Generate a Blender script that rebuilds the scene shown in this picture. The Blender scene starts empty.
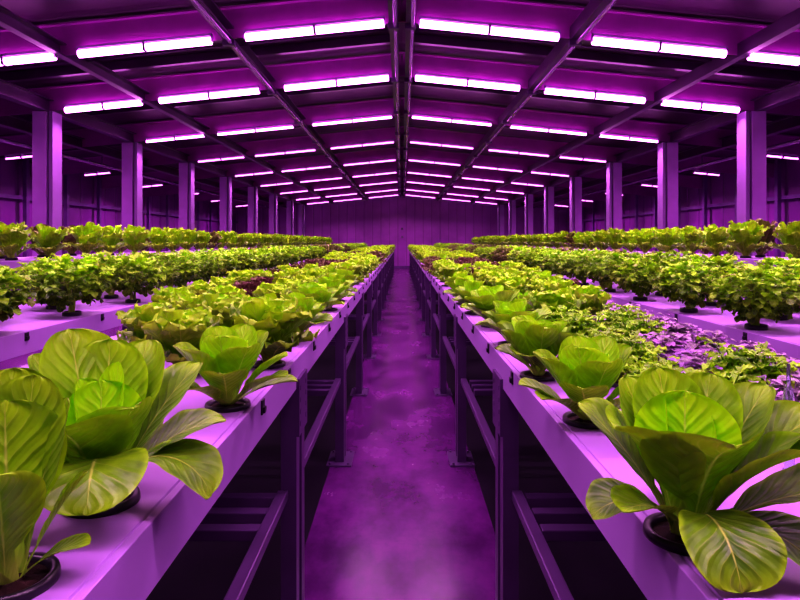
import bpy, bmesh, math, random
from mathutils import Vector, Matrix
random.seed(7)
R = math.radians
scene = bpy.context.scene
col = scene.collection
scene.view_settings.view_transform = 'Standard'
scene.view_settings.look = 'None'
scene.view_settings.exposure = 0.42
scene.view_settings.gamma = 0.80
scene.cycles.max_bounces = 6
scene.cycles.transparent_max_bounces = 6

# ------------------------------------------------------------------ layout
CAM_H = 1.35
F = 600.0                       # focal length in pixels of the 800 px frame
DECK = 0.955                    # top of the low benches
DECK_C = 1.19                   # top of the raised outer benches
END = 27.6
HL = 2.2                        # lamp line above the eye, at the ridge
SLOPE = 0.10
XC = 4.7                        # column lines
ROWS = [-2.6, 0.4, 3.2, 5.97, 7.95, 10.45, 13.1, 16.0, 18.9, 21.9, 25.2, 28.1]
BACK = 29.6
XW = 8.2

def lamp_z(x): return CAM_H + HL - SLOPE * abs(x)

# ------------------------------------------------------------------ materials
def new_mat(name):
    m = bpy.data.materials.new(name); m.use_nodes = True
    nt = m.node_tree; nt.nodes.clear()
    return m, nt
class G:
    """tiny node-graph helper"""
    def __init__(s, nt): s.nt = nt
    def n(s, t, **k):
        x = s.nt.nodes.new(t)
        for a, b in k.items(): setattr(x, a, b)
        return x
    def put(s, sock, v):
        if isinstance(v, (int, float)): sock.default_value = v
        elif isinstance(v, (tuple, list)):
            sock.default_value = tuple(v) + ((1,) if len(v) == 3 and len(sock.default_value) == 4 else ())
        else: s.nt.links.new(v, sock)
    def m(s, op, a, b=0.0, c=0.0, clamp=False):
        x = s.n('ShaderNodeMath', operation=op, use_clamp=clamp)
        for i, v in enumerate((a, b, c)): s.put(x.inputs[i], v)
        return x.outputs[0]
    def ss(s, v, a, b, lo=0.0, hi=1.0):
        x = s.n('ShaderNodeMapRange', interpolation_type='SMOOTHSTEP')
        for i, q in enumerate((v, a, b, lo, hi)): s.put(x.inputs[i], q)
        return x.outputs[0]
    def mix(s, f, a, b, t='MIX'):
        x = s.n('ShaderNodeMix', data_type='RGBA', blend_type=t)
        s.put(x.inputs[0], f); s.put(x.inputs[6], a); s.put(x.inputs[7], b)
        return x.outputs[2]
    def noise(s, scale, detail=3, vec=None, rough=.5):
        x = s.n('ShaderNodeTexNoise'); x.inputs['Scale'].default_value = scale
        x.inputs['Detail'].default_value = detail; x.inputs['Roughness'].default_value = rough
        if vec is not None: s.put(x.inputs['Vector'], vec)
        return x.outputs[0]
    def bump(s, h, strength=.3, dist=.01):
        x = s.n('ShaderNodeBump'); x.inputs['Strength'].default_value = strength
        x.inputs['Distance'].default_value = dist; s.put(x.inputs['Height'], h)
        return x.outputs[0]
    def out(s, sh):
        o = s.n('ShaderNodeOutputMaterial'); s.nt.links.new(sh, o.inputs[0])
    def bsdf(s, col, rough=.5, metal=0.0, spec=.5, nrm=None):
        b = s.n('ShaderNodeBsdfPrincipled')
        s.put(b.inputs['Base Color'], col); s.put(b.inputs['Roughness'], rough)
        b.inputs['Metallic'].default_value = metal; b.inputs['Specular IOR Level'].default_value = spec
        if nrm is not None: s.put(b.inputs['Normal'], nrm)
        return b

def painted(name, c, rough=.45, metal=0.0, var=.25, scale=6.0, spec=.5, bump=0.0):
    m, nt = new_mat(name); g = G(nt)
    tc = g.n('ShaderNodeTexCoord').outputs['Object']
    n = g.noise(scale, 4, tc)
    dark = tuple(x * (1 - var) for x in c)
    cc = g.mix(g.ss(n, .3, .7), dark, c)
    b = g.bsdf(cc, g.m('ADD', rough - .06, g.m('MULTIPLY', n, .12)), metal, spec,
               g.bump(g.noise(scale * 14, 2, tc), bump, .002) if bump else None)
    g.out(b.outputs[0]); return m

def emit(name, c, s):
    m, nt = new_mat(name); g = G(nt)
    e = g.n('ShaderNodeEmission'); g.put(e.inputs[0], c); e.inputs[1].default_value = s
    g.out(e.outputs[0]); return m

def leaf_mat(name, bright, dark, red, vein, veins=8.0, quilt=.5, rough=.36, trans=.25):
    """UV: x across the blade, y along it. tint: r = young/bright, g = reddening, b = random."""
    m, nt = new_mat(name); g = G(nt)
    uv = g.n('ShaderNodeUVMap', uv_map='UVMap').outputs[0]
    sp = g.n('ShaderNodeSeparateXYZ'); nt.links.new(uv, sp.inputs[0])
    v = g.m('MULTIPLY', g.m('ABSOLUTE', g.m('SUBTRACT', sp.outputs[0], .5)), 2.0)
    u = sp.outputs[1]
    at = g.n('ShaderNodeAttribute', attribute_name='tint')
    st = g.n('ShaderNodeSeparateColor'); nt.links.new(at.outputs['Color'], st.inputs[0])
    tc = g.n('ShaderNodeTexCoord').outputs['Object']
    n1 = g.noise(30, 4, tc)
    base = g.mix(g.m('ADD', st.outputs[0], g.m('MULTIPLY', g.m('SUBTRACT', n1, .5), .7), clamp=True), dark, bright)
    # reddening, stronger toward the rim
    rr = g.m('MULTIPLY', st.outputs[1], g.ss(g.m('ADD', g.m('MAXIMUM', v, u), g.m('MULTIPLY', g.m('SUBTRACT', n1, .5), .8)), .25, .75))
    base = g.mix(rr, base, red)
    base = g.mix(g.m('MULTIPLY', g.ss(g.m('MAXIMUM', v, u), .82, 1.0), g.m('SUBTRACT', .34, g.m('MULTIPLY', st.outputs[1], .3))), base, tuple(min(1, c * 1.15) for c in bright))
    # lighter base / petiole
    base = g.mix(g.m('MULTIPLY', g.ss(u, .30, .02), .75), base, vein)
    # midrib and side veins
    rib = g.ss(v, g.m('MULTIPLY', g.m('SUBTRACT', 1.06, u), .11), .0)
    t = g.m('SUBTRACT', u, g.m('MULTIPLY', g.m('POWER', v, .8), .30))
    fr = g.m('ABSOLUTE', g.m('SUBTRACT', g.m('FRACT', g.m('ADD', g.m('MULTIPLY', t, veins), g.m('MULTIPLY', n1, .6))), .5))
    side = g.m('MULTIPLY', g.ss(fr, .07, .0), g.ss(v, 1.0, .25))
    base = g.mix(g.m('MULTIPLY', rib, .75), base, vein)
    base = g.mix(g.m('MULTIPLY', side, .26), base, vein)
    h = g.m('SUBTRACT', g.m('MULTIPLY', g.ss(fr, .0, .35), .8), g.m('MULTIPLY', rib, .6))
    h = g.m('ADD', h, g.m('MULTIPLY', g.noise(70, 2, tc), .6))
    b = g.bsdf(base, rough, 0, .34, g.bump(h, quilt, .006))
    tr = g.n('ShaderNodeBsdfTranslucent'); nt.links.new(base, tr.inputs[0])
    mx = g.n('ShaderNodeMixShader'); mx.inputs[0].default_value = trans
    nt.links.new(b.outputs[0], mx.inputs[1]); nt.links.new(tr.outputs[0], mx.inputs[2])
    g.out(mx.outputs[0]); return m

M = {}
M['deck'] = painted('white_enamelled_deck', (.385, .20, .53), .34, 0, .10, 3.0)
M['steel'] = painted('galvanised_steel', (.125, .045, .18), .36, .35, .25, 5.0)
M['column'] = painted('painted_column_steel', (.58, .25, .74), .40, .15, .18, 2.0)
M['roofsteel'] = painted('dark_roof_steel', (.085, .018, .11), .36, .3, .4, 3.0)
M['web'] = painted('rafter_web_paint', (.36, .020, .36), .6, 0, .25, 3.0)
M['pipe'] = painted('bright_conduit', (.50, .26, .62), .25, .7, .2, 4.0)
M['black'] = painted('black_plastic', (.012, .006, .018), .35, 0, .3, 20)
M['soil'] = painted('brown_growing_medium', (.035, .013, .012), .9, 0, .6, 60, .2, .8)
M['housing'] = painted('lamp_housing', (.30, .16, .40), .4, .2, .2, 4)
M['tube'] = emit('lit_grow_tube', (1.0, .24, 1.0), 12.0)
M['fartube'] = emit('dimmer_grow_tube', (1.0, .20, 1.0), 4.0)
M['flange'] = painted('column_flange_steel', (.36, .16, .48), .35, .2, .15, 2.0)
M['girt'] = painted('wall_rail_steel', (.20, .06, .30), .4, .2, .3, 3)
M['stem'] = painted('pale_stem', (.30, .36, .06), .5, 0, .3, 40)

def floor_mat():
    m, nt = new_mat('sealed_concrete_floor'); g = G(nt)
    tc = g.n('ShaderNodeTexCoord').outputs['Object']
    mp = g.n('ShaderNodeMapping'); mp.inputs['Scale'].default_value = (1, .55, 1); nt.links.new(tc, mp.inputs[0])
    n = g.noise(3.2, 6, mp.outputs[0], .6); n2 = g.noise(26, 5, tc, .65)
    c = g.mix(g.ss(n, .32, .68), (.060, .005, .082), (.150, .013, .190))
    c = g.mix(g.m('MULTIPLY', g.ss(n2, .45, .8), .22), c, (.022, .003, .036))
    b = g.bsdf(c, g.m('ADD', .11, g.m('MULTIPLY', n, .26)), 0, .6, g.bump(n2, .12, .0012))
    g.out(b.outputs[0]); return m
M['floor'] = floor_mat()

def sheet_mat(name, c1, c2, axis, freq, strength=.6, rough=.5):
    """profiled metal cladding: ribs along one object axis"""
    m, nt = new_mat(name); g = G(nt)
    tc = g.n('ShaderNodeTexCoord').outputs['Object']
    sp = g.n('ShaderNodeSeparateXYZ'); nt.links.new(tc, sp.inputs[0])
    fr = g.m('ABSOLUTE', g.m('SUBTRACT', g.m('FRACT', g.m('MULTIPLY', sp.outputs[axis], freq)), .5))
    n = g.noise(.8, 5, tc, .6)
    c = g.mix(g.ss(n, .3, .7), c1, c2)
    c = g.mix(g.m('MULTIPLY', g.ss(fr, .06, .0), .55), c, tuple(x * .35 for x in c1))
    b = g.bsdf(c, rough, 0, .4, g.bump(g.ss(fr, .0, .14), strength, .03))
    g.out(b.outputs[0]); return m
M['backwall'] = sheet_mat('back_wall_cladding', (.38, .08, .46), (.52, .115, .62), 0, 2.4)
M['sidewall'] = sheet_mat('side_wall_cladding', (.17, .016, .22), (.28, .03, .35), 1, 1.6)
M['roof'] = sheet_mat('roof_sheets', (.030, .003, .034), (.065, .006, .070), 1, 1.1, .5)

GB, GD = (.42, .96, .003), (.055, .19, .003)
VEIN = (.50, .72, .10)
M['romaine'] = leaf_mat('romaine_leaf', GB, (.060, .19, .004), (.12, .02, .05), VEIN, 10, .30, .40, .18)
M['frilly'] = leaf_mat('frilly_lettuce_leaf', (.46, .98, .003), GD, (.16, .04, .03), VEIN, 7, .4, .42, .20)
M['red'] = leaf_mat('red_lettuce_leaf', (.34, .60, .02), (.06, .13, .012), (.10, .030, .034), (.36, .32, .12), 6, .5, .42, .2)
M['herb'] = leaf_mat('herb_leaf', (.40, .90, .003), (.036, .12, .003), (.22, .08, .04), (.36, .6, .06), 4, .4, .42, .25)
M['basil'] = leaf_mat('purple_basil_leaf', (.22, .45, .02), (.05, .14, .02), (.58, .30, .66), (.42, .3, .4), 6, .5, .32, .15)

# ------------------------------------------------------------------ mesh builder
class MB:
    def __init__(s): s.v = []; s.f = []; s.uv = []; s.t = []; s.hasuv = False
    def vert(s, p, uv=(.5, .5), t=(.5, 0, .5)):
        s.v.append(tuple(p)); s.uv.append(uv); s.t.append(t); return len(s.v) - 1
    def box(s, x0, x1, y0, y1, z0, z1):
        b = len(s.v)
        for z in (z0, z1):
            for x, y in ((x0, y0), (x1, y0), (x1, y1), (x0, y1)): s.vert((x, y, z))
        for q in ((3, 2, 1, 0), (4, 5, 6, 7), (0, 1, 5, 4), (1, 2, 6, 5), (2, 3, 7, 6), (3, 0, 4, 7)):
            s.f.append(tuple(b + i for i in q))
    def bar(s, p, q, w, h):
        """box bar from p to q: w sideways, h up"""
        p, q = Vector(p), Vector(q); d = (q - p).normalized()
        up = Vector((0, 0, 1)) if abs(d.z) < .95 else Vector((0, 1, 0))
        sd = d.cross(up).normalized(); up = sd.cross(d)
        b = len(s.v)
        for c in (p, q):
            for a, e in ((-1, -1), (1, -1), (1, 1), (-1, 1)): s.vert(c + sd * w / 2 * a + up * h / 2 * e)
        for k in ((3, 2, 1, 0), (4, 5, 6, 7), (0, 1, 5, 4), (1, 2, 6, 5), (2, 3, 7, 6), (3, 0, 4, 7)):
            s.f.append(tuple(b + i for i in k))
    def tube(s, pts, rad, n=8, t=(.5, 0, .5), uvy=0.15):
        pts = [Vector(p) for p in pts]
        rad = rad if isinstance(rad, (list, tuple)) else [rad] * len(pts)
        b = len(s.v)
        for i, p in enumerate(pts):
            d = (pts[min(i + 1, len(pts) - 1)] - pts[max(i - 1, 0)]).normalized()
            a = Vector((0, 0, 1)) if abs(d.z) < .9 else Vector((1, 0, 0))
            x = d.cross(a).normalized(); y = d.cross(x)
            for k in range(n):
                th = 2 * math.pi * k / n
                s.vert(p + (x * math.cos(th) + y * math.sin(th)) * rad[i], (.8, uvy), t)
        for i in range(len(pts) - 1):
            for k in range(n):
                k2 = (k + 1) % n
                s.f.append((b + i * n + k, b + i * n + k2, b + (i + 1) * n + k2, b + (i + 1) * n + k))
        s.f.append(tuple(b + k for k in range(n))); e = b + (len(pts) - 1) * n
        s.f.append(tuple(e + n - 1 - k for k in range(n)))
    def lathe(s, prof, n=28, c=(0, 0, 0), cap=False):
        b = len(s.v)
        for r, z in prof:
            for k in range(n):
                th = 2 * math.pi * k / n
                s.vert((c[0] + r * math.cos(th), c[1] + r * math.sin(th), c[2] + z))
        for i in range(len(prof) - 1):
            for k in range(n):
                k2 = (k + 1) % n
                s.f.append((b + i * n + k, b + i * n + k2, b + (i + 1) * n + k2, b + (i + 1) * n + k))
        if cap:
            e = b + (len(prof) - 1) * n
            s.f.append(tuple(e + k for k in range(n)))
    def prism(s, prof, y0, y1):
        """closed (x, z) outline pushed along y"""
        n = len(prof); b = len(s.v)
        for y in (y0, y1):
            for x, z in prof: s.vert((x, y, z))
        for k in range(n):
            k2 = (k + 1) % n
            s.f.append((b + k, b + k2, b + n + k2, b + n + k))
        s.f.append(tuple(b + n - 1 - k for k in range(n))); s.f.append(tuple(b + n + k for k in range(n)))
    def mesh(s, name, mat, smooth=False, leafy=False):
        me = bpy.data.meshes.new(name); me.from_pydata(s.v, [], s.f)
        if leafy:
            ul = me.uv_layers.new(name='UVMap')
            for lp in me.loops: ul.data[lp.index].uv = s.uv[lp.vertex_index]
            ca = me.color_attributes.new('tint', 'FLOAT_COLOR', 'POINT')
            for i, t in enumerate(s.t): ca.data[i].color = (t[0], t[1], t[2], 1)
        else:
            bm = bmesh.new(); bm.from_mesh(me); bmesh.ops.recalc_face_normals(bm, faces=bm.faces); bm.to_mesh(me); bm.free()
        me.materials.append(mat)
        if smooth:
            for p in me.polygons: p.use_smooth = True
        me.update(); return me

def obj(name, me, parent=None, loc=(0, 0, 0)):
    o = bpy.data.objects.new(name, me); col.objects.link(o); o.parent = parent; o.location = loc
    return o
def tag(o, label=None, cat=None, group=None, kind=None):
    if label: o['label'] = label
    if cat: o['category'] = cat
    if group: o['group'] = group
    if kind: o['kind'] = kind
    return o
def empty(name, loc=(0, 0, 0), rz=0.0):
    o = bpy.data.objects.new(name, None); col.objects.link(o); o.location = loc; o.rotation_euler = (0, 0, rz)
    o.empty_display_size = .1
    return o
def bevel(o, w, seg=2):
    b = o.modifiers.new('bevel', 'BEVEL'); b.width = w; b.segments = seg; b.limit_method = 'ANGLE'
    return o

ONES = ('zeroth first second third fourth fifth sixth seventh eighth ninth tenth eleventh twelfth thirteenth fourteenth fifteenth '
        'sixteenth seventeenth eighteenth nineteenth').split()
TENS = {2: 'twent', 3: 'thirt', 4: 'fort', 5: 'fift', 6: 'sixt', 7: 'sevent', 8: 'eight', 9: 'ninet'}
def ordinal(n):
    if n < 20: return ONES[n]
    t, r = divmod(n, 10)
    return TENS[t] + ('ieth' if r == 0 else 'y-' + ONES[r])

# ------------------------------------------------------------------ setting
def structure(name, mb, mat):
    o = obj(name, mb.mesh(name, mat)); o['kind'] = 'structure'; return o
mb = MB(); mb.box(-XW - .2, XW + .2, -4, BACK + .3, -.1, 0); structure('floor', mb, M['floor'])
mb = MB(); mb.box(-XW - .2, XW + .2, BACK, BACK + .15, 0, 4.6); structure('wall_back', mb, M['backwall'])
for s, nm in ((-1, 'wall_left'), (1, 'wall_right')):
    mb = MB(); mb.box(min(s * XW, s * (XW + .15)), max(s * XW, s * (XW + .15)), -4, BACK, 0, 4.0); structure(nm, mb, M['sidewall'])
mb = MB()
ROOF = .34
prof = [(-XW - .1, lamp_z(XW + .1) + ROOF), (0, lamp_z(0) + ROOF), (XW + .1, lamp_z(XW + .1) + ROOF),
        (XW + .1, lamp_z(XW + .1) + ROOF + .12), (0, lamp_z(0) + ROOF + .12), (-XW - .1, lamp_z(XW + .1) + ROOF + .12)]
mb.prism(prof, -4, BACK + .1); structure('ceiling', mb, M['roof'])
mb = MB(); mb.box(-XW, XW, BACK - .03, BACK, 0, .12); structure('baseboard_back', mb, M['girt'])
for i, x in enumerate((-5.4, -1.78, 0.0, 1.92, 5.4)):
    mb = MB(); mb.box(x - .025, x + .025, BACK - .04, BACK, .12, lamp_z(x) + .3); structure('trim_%d' % (i + 1), mb, M['backwall'])
mb = MB(); mb.bar((-XC - .3, BACK - .1, lamp_z(XC + .3) + .02), (0, BACK - .1, lamp_z(0) + .02), .14, .10)
mb.bar((0, BACK - .1, lamp_z(0) + .02), (XC + .3, BACK - .1, lamp_z(XC + .3) + .02), .14, .10); structure('trim_6', mb, M['column'])
for k, z in enumerate((1.95, 1.55)):
    mb = MB(); mb.box(-.05, .06, BACK - .09, BACK - .04, z - .05, z + .05)
    tag(obj('door_bolt', mb.mesh('door_bolt', M['pipe'])), 'small metal bolt on the centre seam of the back wall, ' + ('upper' if k == 0 else 'lower') + ' of two', 'bolt')

M['mat'] = painted('painted_floor_shade', (.010, .002, .015), .9, 0, .3, 6.0, .12)  # near-black strips added on the floor to stand for shade under the benches
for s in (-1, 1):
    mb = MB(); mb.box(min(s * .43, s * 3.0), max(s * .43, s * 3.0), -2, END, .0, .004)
    structure('floor_shade_strip_' + ('left' if s < 0 else 'right'), mb, M['mat'])  # 'mat' is the shade colour of these added strips
# ------------------------------------------------------------------ roof steel, columns, side rails
side_word = {-1: 'left', 1: 'right'}
def ibeam_mb(p, q, w, h):
    m = MB(); p, q = Vector(p), Vector(q); t = .014
    m.bar(p + Vector((0, 0, h / 2)), q + Vector((0, 0, h / 2)), w, t)
    m.bar(p - Vector((0, 0, h / 2)), q - Vector((0, 0, h / 2)), w, t)
    m.bar(p, q, t, h)
    return m
for i, y in enumerate(ROWS):
    if i < 2: continue
    for s in (-1, 1):
        rz = .16
        m = MB(); xe = XW - .05; zc = lamp_z(0), lamp_z(xe)
        m.bar((0, y + .05, zc[0] + .15), (s * xe, y + .05, zc[1] + .15), .016, .30)
        m.bar((0, y + .05, zc[0] + .30), (s * xe, y + .05, zc[1] + .30), .12, .016)
        where = ordinal(i - 2) + ' visible from the front' if i > 2 else 'overhead nearest the camera'
        tag(obj('roof_rafter', m.mesh('roof_rafter', M['web'])), 'dark sloping steel rafter on the %s roof side, %s' % (side_word[s], where), 'beam', 'roof rafters', 'thing')
        if 2 < i < 11:      # a thin bright tie pipe hung between two rafters
            ym = y + .55
            m = MB(); m.tube([(s * .15, ym, lamp_z(0) + .10), (s * XC, ym, lamp_z(XC) + .10)], .016, 8)
            tag(obj('conduit_pipe', m.mesh('conduit_pipe', M['roofsteel'], True)), 'thin crosswise conduit behind the %s lamp row, %s roof side' % (ordinal(i - 2), side_word[s]), 'pipe', 'crosswise conduits')
            m = MB(); m.bar((s * .1, y + 1.35, lamp_z(0) + .27), (s * XW, y + 1.35, lamp_z(XW) + .27), .07, .10)
            tag(obj('roof_batten', m.mesh('roof_batten', M['roofsteel'])), 'dark narrow roof batten behind the %s lamp row, %s roof side' % (ordinal(i - 2), side_word[s]), 'beam', 'roof battens', 'thing')
def purlin(x, label, w=.10, lit=True):
    root = empty('roof_purlin', (x, 0, lamp_z(x)))
    m = MB(); m.prism([(-w / 2, -.02), (w / 2, -.02), (w / 2, -.005), (-w / 2 + .015, -.005), (-w / 2 + .015, .10), (w / 2, .10), (w / 2, .115), (-w / 2, .115)], -3, BACK)
    obj('channel', m.mesh('purlin_channel', M['roofsteel']), root)
    if lit:
        m = MB(); m.tube([(w * .2, -3, -.045), (w * .2, BACK, -.045)], .020, 8); obj('conduit', m.mesh('purlin_conduit', M['pipe'], True), root)
        for k in range(0, 14):
            m = MB(); yy = 2.0 + 2.0 * k; m.box(-w / 2 - .01, w / 2 + .01, yy - .03, yy + .03, -.075, -.02); obj('clamp', m.mesh('purlin_clamp', M['steel']), root)
    tag(root, label, 'beam', None, 'thing')
purlin(-.085, 'ridge purlin with lit conduit, left one of the close pair over the aisle', .09)
purlin(.085, 'ridge purlin with lit conduit, right one of the close pair over the aisle', .09)
for s in (-1, 1):
    purlin(s * 1.73, 'steel purlin with shiny conduit between first and second %s lamps from ridge' % side_word[s])
    purlin(s * 3.40, 'steel purlin between second and third %s lamps from the ridge' % side_word[s], .08, False)
    m = ibeam_mb((s * XC, -3, lamp_z(XC) + .06), (s * XC, BACK, lamp_z(XC) + .06), .12, .16)
    tag(obj('eaves_beam', m.mesh('eaves_beam', M['roofsteel'])), 'long steel beam resting along the tops of the %s columns' % side_word[s], 'beam', None, 'thing')
    m = ibeam_mb((s * 5.6, -3, lamp_z(5.6) + .06), (s * 5.6, BACK, lamp_z(5.6) + .06), .12, .16)
    tag(obj('aisle_beam', m.mesh('aisle_beam', M['roofsteel'])), 'long roof beam over the side bay just outside the %s columns' % side_word[s], 'beam', None, 'thing')
    pr = empty('service_pipe', (s * 6.1, 0, CAM_H + 1.54))
    m = MB(); m.tube([(0, -3, 0), (0, BACK, 0)], .035, 10); obj('tube', m.mesh('service_pipe', M['pipe'], True), pr)
    for k in range(12):
        yy = 6.2 + 2.0 * k; m = MB(); m.tube([(0, yy, -.045), (0, yy, .30)], .010, 6); obj('hanger', m.mesh('pipe_hanger', M['steel']), pr)
    tag(pr, 'shiny service pipe running along under the %s side bay roof' % side_word[s], 'pipe')
    for h, nm in ((.92, 'upper'), (.15, 'lower')):
        m = MB(); m.box(-.05, .05, -3, BACK, -.04, .04)
        o = obj('wall_rail', m.mesh('wall_rail', M['girt']), None, (s * (XW - .07), 0, CAM_H + h))
        tag(o, '%s horizontal steel rail along the %s outer wall' % (nm, side_word[s]), 'rail', None, 'thing')
    for k in range(14):
        yy = 8.2 + 1.55 * k
        m = MB(); m.box(-.04, .04, -.05, .05, 0, lamp_z(XW) + .4)
        o = obj('wall_stud', m.mesh('wall_stud', M['girt']), None, (s * (XW - .15), yy, 0))
        tag(o, 'slim vertical steel stud on the %s outer wall, %s from the front' % (side_word[s], ordinal(k + 1)), 'stud', 'outer wall studs', 'thing')

col_me = None
for s in (-1, 1):
    for k, y in enumerate(ROWS[4:12]):
        root = empty('steel_column', (s * (XC if s < 0 else XC * .985), y, 0))
        top = lamp_z(XC) - .03
        m = MB(); m.box(-.135, .055, -.11, .11, .02, top); bevel(obj('shaft', m.mesh('column_shaft', M['column']), root), .008)
        m = MB(); m.box(.058, .080, -.07, .07, .02, top); obj('web', m.mesh('column_web', M['roofsteel']), root)
        m = MB(); m.box(.082, .135, -.11, .11, .02, top); bevel(obj('flange', m.mesh('column_flange', M['flange']), root), .006)
        m = MB(); m.box(-.2, .2, -.18, .18, 0, .02); obj('base_plate', m.mesh('column_base', M['steel']), root)
        if s > 0: root.scale.x = -1
        tag(root, 'purple-lit steel column behind the outer plants, %s from the front on the %s side' % (ordinal(k + 1), side_word[s]), 'column', 'steel columns', 'thing')

# ------------------------------------------------------------------ grow lamps
def seg_parts(L, r=.038, mat='tube'):
    hm = MB(); hm.prism([(-L / 2, .03), (L / 2, .03), (L / 2, .055), (-L / 2, .055)], -.010, .010)
    for x in (-L / 2 + .01, L / 2 - .01): hm.box(x - .01, x + .01, -.02, .02, -.03, .03)
    h = hm.mesh('lamp_housing', M['housing'])
    tl = L / 2 - .03
    tm = MB(); tm.tube([(-tl / 2, 0, -.02), (tl / 2, 0, -.02)], r, 14)
    t = tm.mesh('lamp_tube', M[mat], True)
    cm = MB(); cm.box(-.012, .012, -.04, .04, -.02 - r, .03); c = cm.mesh('lamp_joint', M['housing'])
    return h, t, c, tl
SEGS = [(.16, 1.57), (1.87, 3.22), (3.42, 4.46)]
SEGM = [seg_parts(b - a) for a, b in SEGS]
SEGT = [seg_parts(b - a, .020) for a, b in SEGS]
SEGU = [seg_parts(b - a, .019, 'fartube') for a, b in SEGS]
bm_l = MB(); bm_l.box(-.012, .012, -.01, .075, .042, .055); LBR = bm_l.mesh('lamp_bracket', M['housing'])
lampd, lampn, lamplast = [], [], []
for j, (a, b) in enumerate(SEGS):
    ld = bpy.data.lights.new('grow_lamp', 'AREA'); ld.shape = 'RECTANGLE'; ld.size = b - a - .05; ld.size_y = .06
    ld.color = (1.0, .46, .92); ld.energy = 31.0 * (b - a); ld.spread = R(125); lampd.append(ld)
    ln = ld.copy(); ln.energy = ld.energy * .7; lampn.append(ln); lz = ld.copy(); lz.energy = ld.energy * .30; lamplast.append(lz)
WN = ['innermost', 'middle', 'outer']
for i, y in enumerate(ROWS):
    if i < 1: continue
    for s in (-1, 1):
        for j, (a, b) in enumerate(SEGS):
            xm = s * (a + b) / 2
            h, t, c, tl = (SEGM if i < 5 else SEGT if i < 6 else SEGU)[j]
            root = empty('grow_light', (xm, y - .03, lamp_z(xm) - .01)); root.rotation_euler = (0, s * math.atan(SLOPE), 0)
            obj('housing', h, root)
            for q in (-1, 1): obj('tube', t, root, (q * (tl / 2 + .013), 0, 0))
            obj('joint', c, root)
            for q in (-1, 1): obj('bracket', LBR, root, (q * tl * .6, 0, 0))
            if True:
                lo = bpy.data.objects.new('grow_lamp_beam', lamplast[j] if i == len(ROWS) - 1 else lampd[j] if i > 1 else lampn[j]); col.objects.link(lo); lo.parent = root; lo.location = (0, 0, -.075)
            row = 'overhead out of view' if i < 3 else 'lamp row %s from the front' % ordinal(i - 2)
            tag(root, 'glowing pink tube light, %s on the %s half, %s' % (WN[j], side_word[s], row if i >= 3 else 'row overhead, ' + ('nearest', 'second nearest', 'third nearest')[2 - i] + ' the visible rows'), 'lamp', 'grow lights')

h, t, c, tl = seg_parts(.6, .016, 'fartube')
hr = MB(); hr.tube([(0, 0, .05), (0, 0, .36)], .006, 6); SHR = hr.mesh('lamp_hanger', M['steel'])
sl = bpy.data.lights.new('side_bay_lamp', 'AREA'); sl.shape = 'RECTANGLE'; sl.size = .8; sl.size_y = .05; sl.color = (1.0, .30, .98); sl.energy = 55; sl.spread = R(170)
for i, y in enumerate(ROWS[3:11]):
    for s in (-1, 1):
        root = empty('side_bay_light', (s * 6.75, y + .2, lamp_z(6.75) - .02)); root.rotation_euler = (0, s * math.atan(SLOPE), 0)
        obj('housing', h, root); obj('joint', c, root)
        for q in (-1, 1): obj('hanger', SHR, root, (q * .2, 0, 0))
        for q in (-1, 1): obj('tube', t, root, (q * (tl / 2 + .013), 0, 0))
        lo = bpy.data.objects.new('side_bay_lamp_beam', sl); col.objects.link(lo); lo.parent = root; lo.location = (0, 0, -.06)
        tag(root, 'short pink tube light over the %s side bay beyond the columns, %s from the front' % (side_word[s], ordinal(i + 1)), 'lamp', 'side bay lights')

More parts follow.
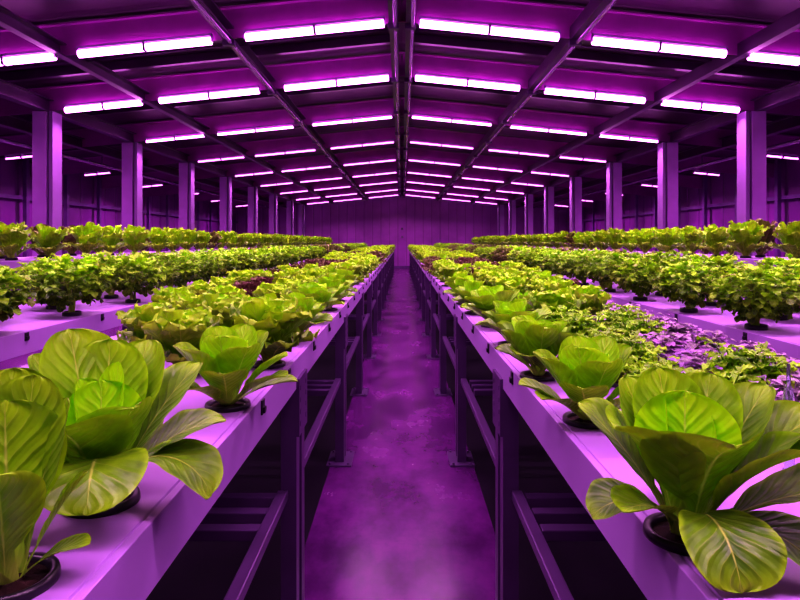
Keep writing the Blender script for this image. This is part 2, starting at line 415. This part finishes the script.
# ------------------------------------------------------------------ benches
LEGS0, LEGSP = 2.0, 1.63
def leg_mb(s, x, h, small=False):
    """post of two flanges with a recessed web; s = +1 when the aisle lies toward +x of the bench"""
    m = MB()
    a = lambda x0, x1, y0, y1, z0, z1: m.box(min(x0, x1), max(x0, x1), y0, y1, z0, z1)
    a(0, -s * .052, 0, .060, .012, h); a(-s * .010, -s * .046, .06, .105, .012, h); a(0, -s * .052, .105, .165, .012, h)
    return m
def bench(name, side, x0, x1, top, label, y0, y1, legsp, detail, clips):
    """x0 = edge toward the middle aisle, x1 = far edge (both positive, mirrored by side)"""
    s = side; root = empty(name, (s * (x0 + x1) / 2, 0, 0)); cx = s * (x0 + x1) / 2
    fh = .098
    w = (x1 - x0) / 2
    m = MB()
    m.prism([(-w, top - fh), (-w, top - .001), (-w + .001, top), (-w + .012, top), (-w + .013, top - .003), (-w + .016, top - .003), (-w + .017, top),
             (w - .001, top), (w, top - .001), (w, top - fh), (w - .02, top - fh), (w - .02, top - .03), (-w + .02, top - .03), (-w + .02, top - fh)], y0, y1)
    if s < 0:
        m.v = [(-x, y, z) for x, y, z in m.v]; m.f = [tuple(reversed(f)) for f in m.f]
    d = obj('deck', m.mesh(name + '_deck', M['deck']), root); bevel(d, .0035, 3)
    n = int((y1 - LEGS0) / legsp) + 1
    tow = -s            # direction of the aisle
    ex = s * x0 - cx    # local x of the aisle edge
    lm = leg_mb(tow, 0, top - fh).mesh(name + '_leg', M['steel'])
    bm_ = MB(); sgn = tow
    bm_.box(min(0, sgn * .010), max(0, sgn * .010), 0, .165, top - fh - .16, top - fh + .032)
    for zz in (-.13, -.09, -.05, -.01): bm_.box(min(sgn * .010, sgn * .0115), max(sgn * .010, sgn * .0115), .020, .034, top - fh + zz, top - fh + zz + .016)
    for zz in (-.13, -.09, -.05, -.01): bm_.box(min(sgn * .010, sgn * .0115), max(sgn * .010, sgn * .0115), .128, .142, top - fh + zz, top - fh + zz + .016)
    br = bm_.mesh('leg_bracket', M['steel'])
    fm = MB(); fm.box(-.075, .075, -.05, .20, 0, .010)
    for qx in (-.055, .055):
        for qy in (-.03, .18): fm.lathe([(.008, .01), (.008, .018), (.0, .02)], 6, (qx, qy, 0))
    fp = fm.mesh('foot_plate', M['steel'])
    for k in range(n):
        yy = LEGS0 + legsp * k
        lg = obj('leg', lm, root, (ex, yy, 0))
        if detail:
            obj('bracket', br, lg, (0, 0, 0)); obj('foot_plate', fp, lg, (s * .026, 0, 0))
        obj('leg', lm, root, (-ex + tow * .06, yy, 0))
    if detail:
        for k in range(-1, n - 1):
            ya = LEGS0 + legsp * k + (.165 if k >= 0 else -.6); yb = LEGS0 + legsp * (k + 1)
            rx = (.045 if k < 0 else .035)
            m = MB(); m.box(-.018, .018, ya, yb, .488, .520); bevel(obj('rail', m.mesh('bench_rail', M['steel']), root, (ex + s * rx, 0, 0)), .004)
            for dy, hh in ((-.02, .495), (-.13, .495), (-.24, .495)):
                if k > 5 and dy < -.05: continue
                m = MB(); m.box(-w + .07, w - .04, -.022, .022, -.016, .016)
                bevel(obj('slat', m.mesh('bench_slat', M['steel']), root, (0, yb + dy, hh)), .003)
    cm = MB(); cm.box(min(0, tow * .004), max(0, tow * .004), -.013, .013, -.040, -.004); cm.box(min(0, tow * .009), max(0, tow * .009), -.009, .009, -.036, -.022)
    cme = cm.mesh('slot_clip', M['black'])
    for yy in clips: obj('slot_clip', cme, root, (ex, yy, top))
    tag(root, label, 'bench', None, 'thing')
    return root
SP = .5
bench('grow_bench', -1, .352, 1.20, DECK, 'long white bench of lettuces along the left of the aisle', -.4, END, LEGSP, True, [1.12, 1.51, 1.87] + [2.39 + SP * k for k in range(50)])
bench('grow_bench', 1, .337, 1.16, DECK, 'long white bench of lettuces along the right of the aisle', -.4, END, LEGSP, True, [1.83 + SP * k for k in range(51)])
BSP = .66
bench('grow_bench', -1, 1.64, 2.46, DECK, 'white bench of bushy herbs, second bench left of the aisle', 1.0, END, 3.26, False, [2.62 + BSP * k for k in range(38)])
bench('grow_bench', 1, 1.50, 2.36, DECK, 'white bench of bushy herbs, second bench right of the aisle', 1.0, END, 3.26, False, [2.62 + BSP * k for k in range(38)])
bench('raised_bench', -1, 3.08, 3.80, DECK_C, 'raised white bench of loose lettuces in front of the left columns', 2.5, END, 3.26, False, [])
bench('raised_bench', 1, 3.08, 3.80, DECK_C, 'raised white bench of loose lettuces in front of the right columns', 2.5, END, 3.26, False, [])

# ------------------------------------------------------------------ leaves
def leaf(mb, az, L, W, e0, e1, cup=.8, ruf=0.0, tint=.5, red=0.0, pet=.22, nu=16, nv=10, base=(0, 0, 0), r0=.010, fr=5.0, twist=0.0, ph=None, bend=1.3, cup1=None, tip=.55, petw=.14):
    """one blade: az degrees (0 = +x, 90 = away), e0/e1 elevation at base/tip in degrees"""
    a = R(az); rad = Vector((math.cos(a), math.sin(a), 0)); S0 = Vector((-math.sin(a), math.cos(a), 0))
    ph = random.random() * 6 if ph is None else ph
    rnd = random.random(); b0 = len(mb.v)
    p = Vector(base) + rad * r0; prev = 0.0
    cup1 = cup if cup1 is None else cup1
    for i in range(nu + 1):
        q = i / nu; u = 1 - (1 - q) ** 1.35
        um = (u + prev) / 2
        e = R(e0 + (e1 - e0) * um ** bend)
        p = p + (rad * math.cos(e) + Vector((0, 0, 1)) * math.sin(e)) * (L * (u - prev)); prev = u
        e = R(e0 + (e1 - e0) * u ** bend)
        T = rad * math.cos(e) + Vector((0, 0, 1)) * math.sin(e)
        N = Vector((0, 0, 1)) * math.cos(e) - rad * math.sin(e)
        S = S0
        if twist:
            tw = R(twist) * u; S, N = S * math.cos(tw) + N * math.sin(tw), N * math.cos(tw) - S * math.sin(tw)
        if u <= pet: w = W / 2 * petw * (1.25 - .25 * u / pet)
        else:
            s = (u - pet) / (1 - pet); w = W / 2 * max(petw * (1 - s) ** .5, math.sin(math.pi * min(1, s) ** 1.36) ** tip if s < 1 else 0)
            w = max(w, W * .012)
        k = max(.05, cup + (cup1 - cup) * u)
        for j in range(nv + 1):
            v = 2 * j / nv - 1
            th = v * k
            x = w * math.sin(th) / k; n = w * (1 - math.cos(th)) / k
            rv = ruf * W * abs(v) ** 2 * (math.sin(fr * 2 * math.pi * u + ph + (2.1 if v > 0 else 0)) + .5 * math.sin(fr * 4.6 * math.pi * u + ph * 2)) * min(1, max(0, (u - pet * .6) * 3))
            tipr = ruf * W * .8 * max(0, u - .8) * 5 * math.sin(v * 7 + ph)
            mb.vert(p + S * x + N * (n + rv + tipr) + T * (rv * .35), (j / nv, u), (tint, red, rnd))
    for i in range(nu):
        for j in range(nv):
            q = b0 + i * (nv + 1) + j
            mb.f.append((q, q + 1, q + nv + 2, q + nv + 1))

def rosette(rings, seed, ruf=0.0, nu=12, nv=8, red=0.0, fr=5.0, scale=1.0, tip=.55, redj=.1, jit=1.0, pet=.2):
    """rings: (count, length, width, e0, e1, cup, tint, r0)"""
    random.seed(seed); mb = MB(); off = random.random() * 360
    for (n, L, W, e0, e1, cup, tint, r0) in rings:
        off += 37
        for k in range(n):
            az = off + 360 * k / n + random.uniform(-14, 14) * jit
            leaf(mb, az, L * scale * random.uniform(.88, 1.1), W * scale * random.uniform(.88, 1.1), e0 + random.uniform(-6, 6) * jit, e1 + random.uniform(-14, 14) * jit,
                 cup * random.uniform(.8, 1.2), ruf * random.uniform(.8, 1.25), min(1, max(0, tint + random.uniform(-.14, .14))), max(0, red + random.uniform(-redj, redj)) if red else 0, pet, nu, nv,
                 (0, 0, .004), r0, fr * random.uniform(.85, 1.15), random.uniform(-14, 14) * jit, tip=tip)
    return mb

ROM = [(6, .160, .115, 52, 4, .5, .15, .014), (6, .18, .125, 62, 36, .75, .40, .012), (6, .175, .115, 76, 62, .95, .75, .008), (5, .15, .09, 84, 80, 1.1, 1.0, .004)]
ROMAINE = [rosette(ROM, 100 + i, .02, 16, 10, fr=3, jit=1.1, tip=.45, pet=.27).mesh('romaine_foliage', M['romaine'], True, True) for i in range(4)]
FRI = [(7, .155, .12, 56, 6, .4, .12, .014), (8, .195, .135, 68, 40, .5, .38, .012), (9, .20, .13, 76, 60, .65, .72, .009), (8, .19, .11, 84, 76, .8, 1.0, .006)]
FRILLY = [rosette(FRI, 200 + i, .075, 22, 12, fr=6.2, tip=.40, red=.05, redj=.12).mesh('frilly_foliage', M['frilly'], True, True) for i in range(5)]
RED = [(7, .155, .12, 42, -6, .3, .2, .014), (8, .18, .125, 60, 34, .5, .3, .012), (7, .18, .115, 74, 58, .7, .5, .009), (6, .16, .09, 82, 72, .8, .7, .005)]
REDL = [rosette(RED, 300 + i, .08, 20, 10, fr=6.2, tip=.42, red=.9, redj=.15).mesh('red_foliage', M['red'], True, True) for i in range(3)]
LOO = [(6, .20, .11, 52, 6, .4, .25, .014), (7, .27, .14, 68, 44, .5, .5, .012), (7, .29, .135, 77, 60, .6, .75, .010), (6, .27, .11, 84, 76, .8, .95, .006)]
LOOSE = [rosette(LOO, 400 + i, .085, 18, 10, fr=5, tip=.42, red=.04, redj=.10).mesh('loose_foliage', M['frilly'], True, True) for i in range(4)]
LOORED = [rosette(LOO, 450 + i, .095, 14, 8, fr=3.6, tip=.42, red=.75, redj=.2).mesh('loose_red_foliage', M['red'], True, True) for i in range(2)]

def herb_mesh(seed, red=0.0, mat='herb', h=.285, r=.165):
    """goblet-shaped bush: a sheaf of stalks opening into a crown of small toothed leaves"""
    random.seed(seed); mb = MB()
    for k in range(13):
        a = random.uniform(0, 2 * math.pi); rr = random.uniform(.2, .95) * r * .62; zz = h * random.uniform(.55, .8)
        b = .014 * random.random() ** .5
        mb.tube([(b * math.cos(a), b * math.sin(a), .0), (rr * .25 * math.cos(a), rr * .25 * math.sin(a), zz * .45), (rr * math.cos(a), rr * math.sin(a), zz)], [.0055, .0045, .002], 5, (.62, .25 + .3 * random.random(), .5), .1)
    n = 165
    for k in range(n):
        fz = 1 - (k + .5) / n * 1.78            # cos of the polar angle, down past the equator
        a = k * 2.39996 + random.uniform(-.3, .3); pr = math.sqrt(max(0, 1 - fz * fz))
        q = random.uniform(.62, 1.04)
        taper = 1.0 if fz > -.1 else 1.0 + (fz + .1) * .55
        c = Vector((r * q * pr * taper * math.cos(a), r * q * pr * taper * math.sin(a), h * .57 + h * .41 * q * fz))
        az = math.degrees(a) + random.uniform(-40, 40)
        up = 35 * fz + random.uniform(-30, 30)
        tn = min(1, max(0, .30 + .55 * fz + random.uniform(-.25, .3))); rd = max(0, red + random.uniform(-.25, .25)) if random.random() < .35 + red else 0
        sz = random.uniform(.85, 1.3)
        for d, ll in ((-62, .040), (0, .052), (62, .040), (-28, .036), (30, .036)):
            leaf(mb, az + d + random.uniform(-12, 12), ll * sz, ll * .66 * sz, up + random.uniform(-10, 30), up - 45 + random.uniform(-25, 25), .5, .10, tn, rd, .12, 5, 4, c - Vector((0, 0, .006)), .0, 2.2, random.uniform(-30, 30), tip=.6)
    return mb.mesh('herb_foliage', M[mat], True, True)
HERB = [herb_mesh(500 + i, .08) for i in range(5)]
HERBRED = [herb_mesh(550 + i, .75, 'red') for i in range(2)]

def basil_mesh(seed, red, h=.13, n=7, green=False):
    random.seed(seed); mb = MB()
    for k in range(n):
        a = random.uniform(0, 6.283); lean = random.uniform(.1, .75); hh = h * random.uniform(.7, 1.15)
        x1, y1 = math.cos(a) * lean * .11, math.sin(a) * lean * .11
        mb.tube([(x1 * .1, y1 * .1, 0), (x1 * .6, y1 * .6, hh * .55), (x1, y1, hh)], [.003, .0025, .0015], 5, (.4, red, .5), .3)
        for lv in range(4):
            t = .35 + .22 * lv; p = Vector((x1 * t, y1 * t, hh * t)); az = random.uniform(0, 360)
            for q in range(3 if lv > 1 else 2):
                sz = .066 * (1.15 - .18 * lv) * random.uniform(.8, 1.2)
                if green: leaf(mb, az + 180 * q + random.uniform(-30, 30), sz * 1.2, sz * .5, 40, -30, .4, .16, random.uniform(.35, .95), 0, .2, 7, 4, p, 0, 3, random.uniform(-30, 30), tip=.6)
                else: leaf(mb, az + 180 * q + random.uniform(-30, 30), sz, sz * .62, 30, -35, .35, .03, random.uniform(.2, .8), max(0, red + random.uniform(-.35, .3)), .14, 7, 4, p, 0, 2, random.uniform(-25, 25), tip=.7)
    return mb
BASIL = [basil_mesh(600 + i, .8, .085, 11).mesh('basil_foliage', M['basil'], True, True) for i in range(3)]
CRESS = [basil_mesh(650 + i, 0, .125, 16, True).mesh('cress_foliage', M['herb'], True, True) for i in range(3)]

# pots
def pot_mesh(r, h):
    m = MB(); m.lathe([(r * .86, 0.0), (r, .0), (r, h * .55), (r * .97, h), (r * .86, h), (r * .80, h * .8), (r * .78, .0015)], 36); return m.mesh('net_pot', M['black'], True)
def soil_mesh(r, seed):
    random.seed(seed); m = MB(); c = m.vert((0, 0, .010)); rings = []
    for q in range(1, 5):
        ring = []
        for k in range(24):
            th = 2 * math.pi * k / 24; rr = r * q / 4
            ring.append(m.vert((rr * math.cos(th), rr * math.sin(th), (.009 - .007 * q / 4) + random.uniform(-.0015, .003) * (q < 4))))
        rings.append(ring)
    for k in range(24): m.f.append((c, rings[0][k], rings[0][(k + 1) % 24]))
    for q in range(3):
        for k in range(24): m.f.append((rings[q][k], rings[q + 1][k], rings[q + 1][(k + 1) % 24], rings[q][(k + 1) % 24]))
    return m.mesh('growing_medium', M['soil'])
POT_A, SOIL_A = pot_mesh(.053, .011), soil_mesh(.0435, 1)
POT_B, SOIL_B = pot_mesh(.046, .022), soil_mesh(.038, 2)

def plant(name, me, loc, rz, sc, label, cat, group, pot=True, a=True, far=False):
    if far:                                   # too small in the photo to show a pot
        o = obj(name, me, None, loc); o.rotation_euler = (0, 0, rz); o.scale = (sc, sc, sc)
        return tag(o, label, cat, group)
    root = empty(name, loc)
    f = obj('foliage', me, root, (0, 0, .004)); f.rotation_euler = (0, 0, rz); f.scale = (sc, sc, sc)
    if pot:
        p = obj('net_pot', POT_A if a else POT_B, root); obj('growing_medium', SOIL_A if a else SOIL_B, p)
    return tag(root, label, cat, group)

# ---- big lettuces in front, leaf by leaf
def hero(leaves, seed, stalk=.02):
    random.seed(seed); mb = MB()
    for l in leaves:
        az, L, W, e0, e1, cup, tint = l[:7]; kw = l[7] if len(l) > 7 else {}
        d = dict(pet=.25, nu=28, nv=18, base=(0, 0, .004), r0=.015, ruf=.014, fr=2.4, tip=.44, petw=.24); d.update(kw)
        leaf(mb, az, L, W, e0, e1, cup, tint=tint, **d)
    return mb.mesh('large_lettuce_foliage', M['romaine'], True, True)
HERO_L = hero([
    (100, .175, .120, 88, 84, .55, .92, dict(r0=.002)), (50, .20, .060, 84, 80, .9, 1.0, dict(r0=.008)), (150, .18, .11, 82, 78, .8, .85, dict(r0=.008)),
    (128, .258, .150, 80, 70, .5, .50), (82, .235, .13, 78, 72, .6, .40), (52, .242, .125, 72, 58, .6, .30), (26, .235, .115, 60, 36, .55, .22),
    (152, .235, .14, 74, 58, .6, .38), (185, .235, .15, 62, 40, .55, .28),
    (205, .225, .165, 58, 30, .6, .26, dict(twist=-22)), (240, .19, .165, 72, 8, .7, .34, dict(bend=2.0)), (298, .17, .13, 76, 40, .85, .34, dict(bend=2)),
    (2, .20, .125, 54, -4, .4, .16), (328, .20, .125, 62, -74, .4, .14, dict(bend=1.1, base=(0, 0, .02))), (264, .185, .145, 74, -62, .4, .22, dict(bend=.95, base=(0, 0, .035))),
    (210, .16, .10, 40, -30, .5, .08), (70, .17, .12, 40, 10, .5, .15), (130, .17, .12, 40, 10, .5, .15)], 11)
HERO_R = hero([
    (94, .185, .135, 88, 84, .5, .95, dict(r0=.000)), (160, .18, .05, 86, 84, .8, 1.0, dict(r0=.012)), (40, .16, .10, 82, 78, .8, .85, dict(r0=.008)),
    (120, .212, .115, 78, 70, .55, .42), (148, .205, .115, 72, 60, .6, .34), (66, .21, .12, 76, 66, .6, .34), (34, .22, .12, 68, 50, .65, .22),
    (172, .20, .120, 62, 34, .5, .22), (14, .225, .15, 60, 34, .6, .2), (352, .20, .13, 44, 10, .5, .1),
    (222, .185, .155, 76, 14, .75, .36, dict(bend=2.2)), (300, .18, .175, 76, 22, .8, .30, dict(bend=2.1)), (345, .19, .14, 62, 24, .7, .22, dict(bend=1.6)),
    (204, .125, .105, 46, -52, .45, .06, dict(base=(0, 0, .015))), (236, .125, .08, 46, -10, .7, .24, dict(base=(0, 0, .015))),
    (294, .160, .115, 62, -80, .4, .10, dict(bend=1.0, base=(0, 0, .02))), (338, .165, .11, 44, -60, .4, .02), (85, .16, .11, 40, 10, .5, .15)], 12)
HERO_E = hero([
    (100, .20, .13, 84, 80, .6, .5, dict(r0=.004)), (65, .225, .11, 82, 76, .6, .35), (22, .20, .115, 80, 70, .5, .16), (350, .13, .045, 66, 50, .7, .6),
    (335, .085, .045, 44, 0, .5, .2), (140, .23, .13, 78, 70, .6, .3), (180, .2, .14, 60, 40, .6, .25), (225, .18, .13, 56, 20, .6, .25), (265, .15, .09, 74, 66, .7, .3), (200, .15, .11, 36, -20, .5, .1), (90, .235, .12, 78, 72, .7, .3)], 13)
MID_L = hero([(95, .16, .11, 86, 84, .6, 1.0, dict(r0=.002)), (20, .15, .095, 80, 74, .8, .9), (160, .16, .10, 80, 72, .8, .9), (120, .185, .12, 76, 70, .7, .6), (60, .19, .12, 74, 66, .7, .6), (30, .185, .115, 66, 54, .7, .45),
              (175, .18, .11, 60, 42, .7, .4), (255, .175, .13, 82, 64, .8, .8, dict(bend=2)), (215, .175, .115, 64, 44, .8, .45), (300, .175, .12, 70, 44, .8, .5), (345, .175, .10, 54, 26, .6, .4), (325, .17, .095, 42, 10, .5, .32),
              (0, .16, .09, 34, -6, .5, .2), (195, .16, .10, 40, 12, .5, .25), (270, .165, .11, 52, 20, .6, .35), (235, .15, .10, 40, 8, .5, .25)], 14)
L = DECK
plant('large_lettuce', HERO_L, (-.452, .905, L), R(26), 1.0, 'big broad-leaved green lettuce in the left foreground, second pot along the bench edge', 'lettuce', 'large foreground lettuces')
plant('large_lettuce', HERO_E, (-.453, .69, L), R(30), 1.0, 'green lettuce cut off by the left picture edge, nearest on the left bench', 'lettuce', 'large foreground lettuces')
plant('large_lettuce', HERO_R, (.378, .80, L), R(-25), 1.0, 'big cupped green lettuce nearest the camera at the right bench edge', 'lettuce', 'large foreground lettuces')
plant('romaine_lettuce', MID_L, (-.415, 1.43, L), R(12), 1.0, 'neat upright romaine behind the big left lettuce, third pot along the edge', 'lettuce', 'lettuces on the left aisle bench')
plant('romaine_lettuce', MID_L, (.405, 1.31, L), R(-22), .96, 'bright romaine right behind the big right lettuce, second pot along the edge', 'lettuce', 'lettuces on the right aisle bench')

# ---- aisle benches
ROWN = ['edge', 'second', 'third', 'back']
DESC = {'romaine_lettuce': 'upright green romaine', 'frilly_lettuce': 'frilly yellow-green lettuce', 'red_lettuce': 'dark red leaf lettuce', 'purple_basil': 'low purple basil', 'salad_cress': 'low feathery green cress'}
MESH = {'romaine_lettuce': ROMAINE, 'frilly_lettuce': FRILLY, 'red_lettuce': REDL, 'purple_basil': BASIL, 'salad_cress': CRESS}
def kind_at(side, row, y, rnd):
    if side < 0:
        if row == 0 and y < 3.4: return ['frilly_lettuce', 'romaine_lettuce', 'romaine_lettuce'][int((y - 1.9) / .5) % 3]
        if y < 2.2: return 'frilly_lettuce'
        if row in (1, 2) and 3.0 < y < 4.1: return 'red_lettuce' if rnd < .6 else 'frilly_lettuce'
        if row >= 1 and 6.0 < y < 8.2: return 'red_lettuce'
        if row == 0 and 8.6 < y < 10.5: return 'red_lettuce'
        if 10.5 < y < 12.4 and row > 1: return 'red_lettuce'
        return 'red_lettuce' if rnd < .10 else ('romaine_lettuce' if rnd < .28 else 'frilly_lettuce')
    if row == 0 and y < 5.9: return 'romaine_lettuce' if y < 4.4 else 'frilly_lettuce'
    if row == 1 and y < 1.6: return 'salad_cress'
    if row == 1 and y < 2.4: return 'salad_cress'
    if row >= 2 and y < 2.6: return 'purple_basil' if (row == 3 or rnd < .5) else 'salad_cress'
    if row == 3 and y < 4.2: return 'purple_basil' if rnd < .4 else 'red_lettuce'
    if 6.2 < y < 8.4: return 'red_lettuce'
    if 12.0 < y < 13.6: return 'red_lettuce'
    return 'red_lettuce' if rnd < .07 else ('romaine_lettuce' if rnd < .26 else 'frilly_lettuce')
rng = random.Random(42)
for side in (-1, 1):
    xs = (.43, .655, .87, 1.08) if side < 0 else (.405, .62, .83, 1.04)
    for row, x in enumerate(xs):
        y = {(-1, 0): 1.93, (1, 0): 1.76}.get((side, row), (1.78, 2.05, 2.75)[row - 1] if side < 0 else (1.22, 1.05, 1.2)[row - 1])
        idx = {(-1, 0): 4, (1, 0): 3}.get((side, row), 1)
        while y < END - .15:
            rnd = rng.random()
            k = kind_at(side, row, y, rnd)
            small = k in ('purple_basil', 'salad_cress')
            me = rng.choice(MESH[k]); sc = rng.uniform(.92, 1.08) if row == 0 else rng.uniform(.80, .98)
            if k == 'romaine_lettuce' and y < 3: sc *= 1.0
            far = y > 9.0
            if far: sc *= 1.15
            lab = '%s, %s from front in %s row, %s aisle bench' % (DESC[k], ordinal(idx), ROWN[row], side_word[side])
            jx = rng.uniform(-.015, .015); jy = rng.uniform(-.04, .04)
            plant(k, me, (side * (x + jx), y + jy, L), rng.uniform(0, 6.28), sc, lab, 'herb' if small else 'lettuce', 'plants on the %s aisle bench' % side_word[side], True, True, far)
            y += (.21 if small else (.50 if row == 0 else (.44 if y < 4 else .5))); idx += 1

# ---- herb benches
for side in (-1, 1):
    xs = (1.745, 2.03, 2.30) if side < 0 else (1.60, 1.90, 2.19)
    for row, x in enumerate(xs):
        if side < 0: y = (2.50, 2.83, 2.55)[row]
        else: y = (2.03, 2.36, 2.75)[row]
        idx = 1
        while y < END - .2:
            r_ = rng.random(); redp = (.75 if 13 < y < 19 else (.25 if 8.5 < y < 13 else (.22 if row == 2 else .0)))
            rd = r_ < redp
            k = 'red_herb' if rd else 'leafy_herb'
            far = y > 12
            lab = '%s, %s from front in %s row, second %s bench' % ('dark red bushy herb' if rd else 'bushy green herb on pale stalk', ordinal(idx), ('front', 'middle', 'back')[row], side_word[side])
            plant(k, rng.choice(HERBRED if rd else HERB), (side * (x + rng.uniform(-.02, .02)), y + rng.uniform(-.03, .03), L), rng.uniform(0, 6.28), rng.uniform(.94, 1.08), lab, 'herb', 'herbs on the second %s bench' % side_word[side], True, False, far)
            y += .66 if y < 14 else .60; idx += 1

# ---- raised outer benches
for side in (-1, 1):
    for row, x in enumerate((3.24, 3.58)):
        y = (4.42, 4.2)[row]; idx = 1
        while y < END - .2:
            rd = rng.random() < (.06 if row == 0 else .5)
            k = 'red_loose_lettuce' if rd else 'loose_lettuce'
            far = y > 7
            lab = '%s, %s from front in %s row, raised %s bench' % ('red-tinged loose lettuce' if rd else 'tall loose green lettuce', ordinal(idx), ('front', 'back')[row], side_word[side])
            plant(k, rng.choice(LOORED if rd else LOOSE), (side * (x + rng.uniform(-.03, .03)), y + rng.uniform(-.05, .05), DECK_C), rng.uniform(0, 6.28), rng.uniform(1.02, 1.20), lab, 'lettuce', 'lettuces on the raised %s bench' % side_word[side], True, False, far)
            y += .58 if y < 12 else .62; idx += 1

# ---- slim glass tube among the basil
m, nt = new_mat('clear_glass'); g = G(nt); b = g.bsdf((.85, .95, .95), .04); b.inputs['Transmission Weight'].default_value = .95; b.inputs['IOR'].default_value = 1.35; g.out(b.outputs[0])
mb = MB(); mb.lathe([(.0, 0), (.0085, .001), (.0085, .145), (.0075, .155), (.0030, .168), (.0026, .20), (.0020, .20), (.0024, .168), (.0065, .152), (.0072, .006), (0, .005)], 20)
tag(obj('glass_tube', mb.mesh('glass_tube', m, True), None, (.612, .95, L)), 'slim clear glass tube standing behind the big right lettuce', 'glass tube')

# ------------------------------------------------------------------ world, camera
w = bpy.data.worlds.new('dim_hall'); scene.world = w; w.use_nodes = True
bg = w.node_tree.nodes['Background']; bg.inputs[0].default_value = (.5, .12, .75, 1); bg.inputs[1].default_value = .04
cd = bpy.data.cameras.new('camera'); co = bpy.data.objects.new('camera', cd); col.objects.link(co)
co.location = (0, 0, CAM_H); co.rotation_euler = (R(90), 0, 0)
cd.sensor_width = 36.0; cd.sensor_fit = 'HORIZONTAL'; cd.lens = 36.0 * F / 800.0
cd.shift_x = -2.0 / 800; cd.shift_y = -59.0 / 800
cd.clip_start = .02; cd.clip_end = 200
scene.camera = co
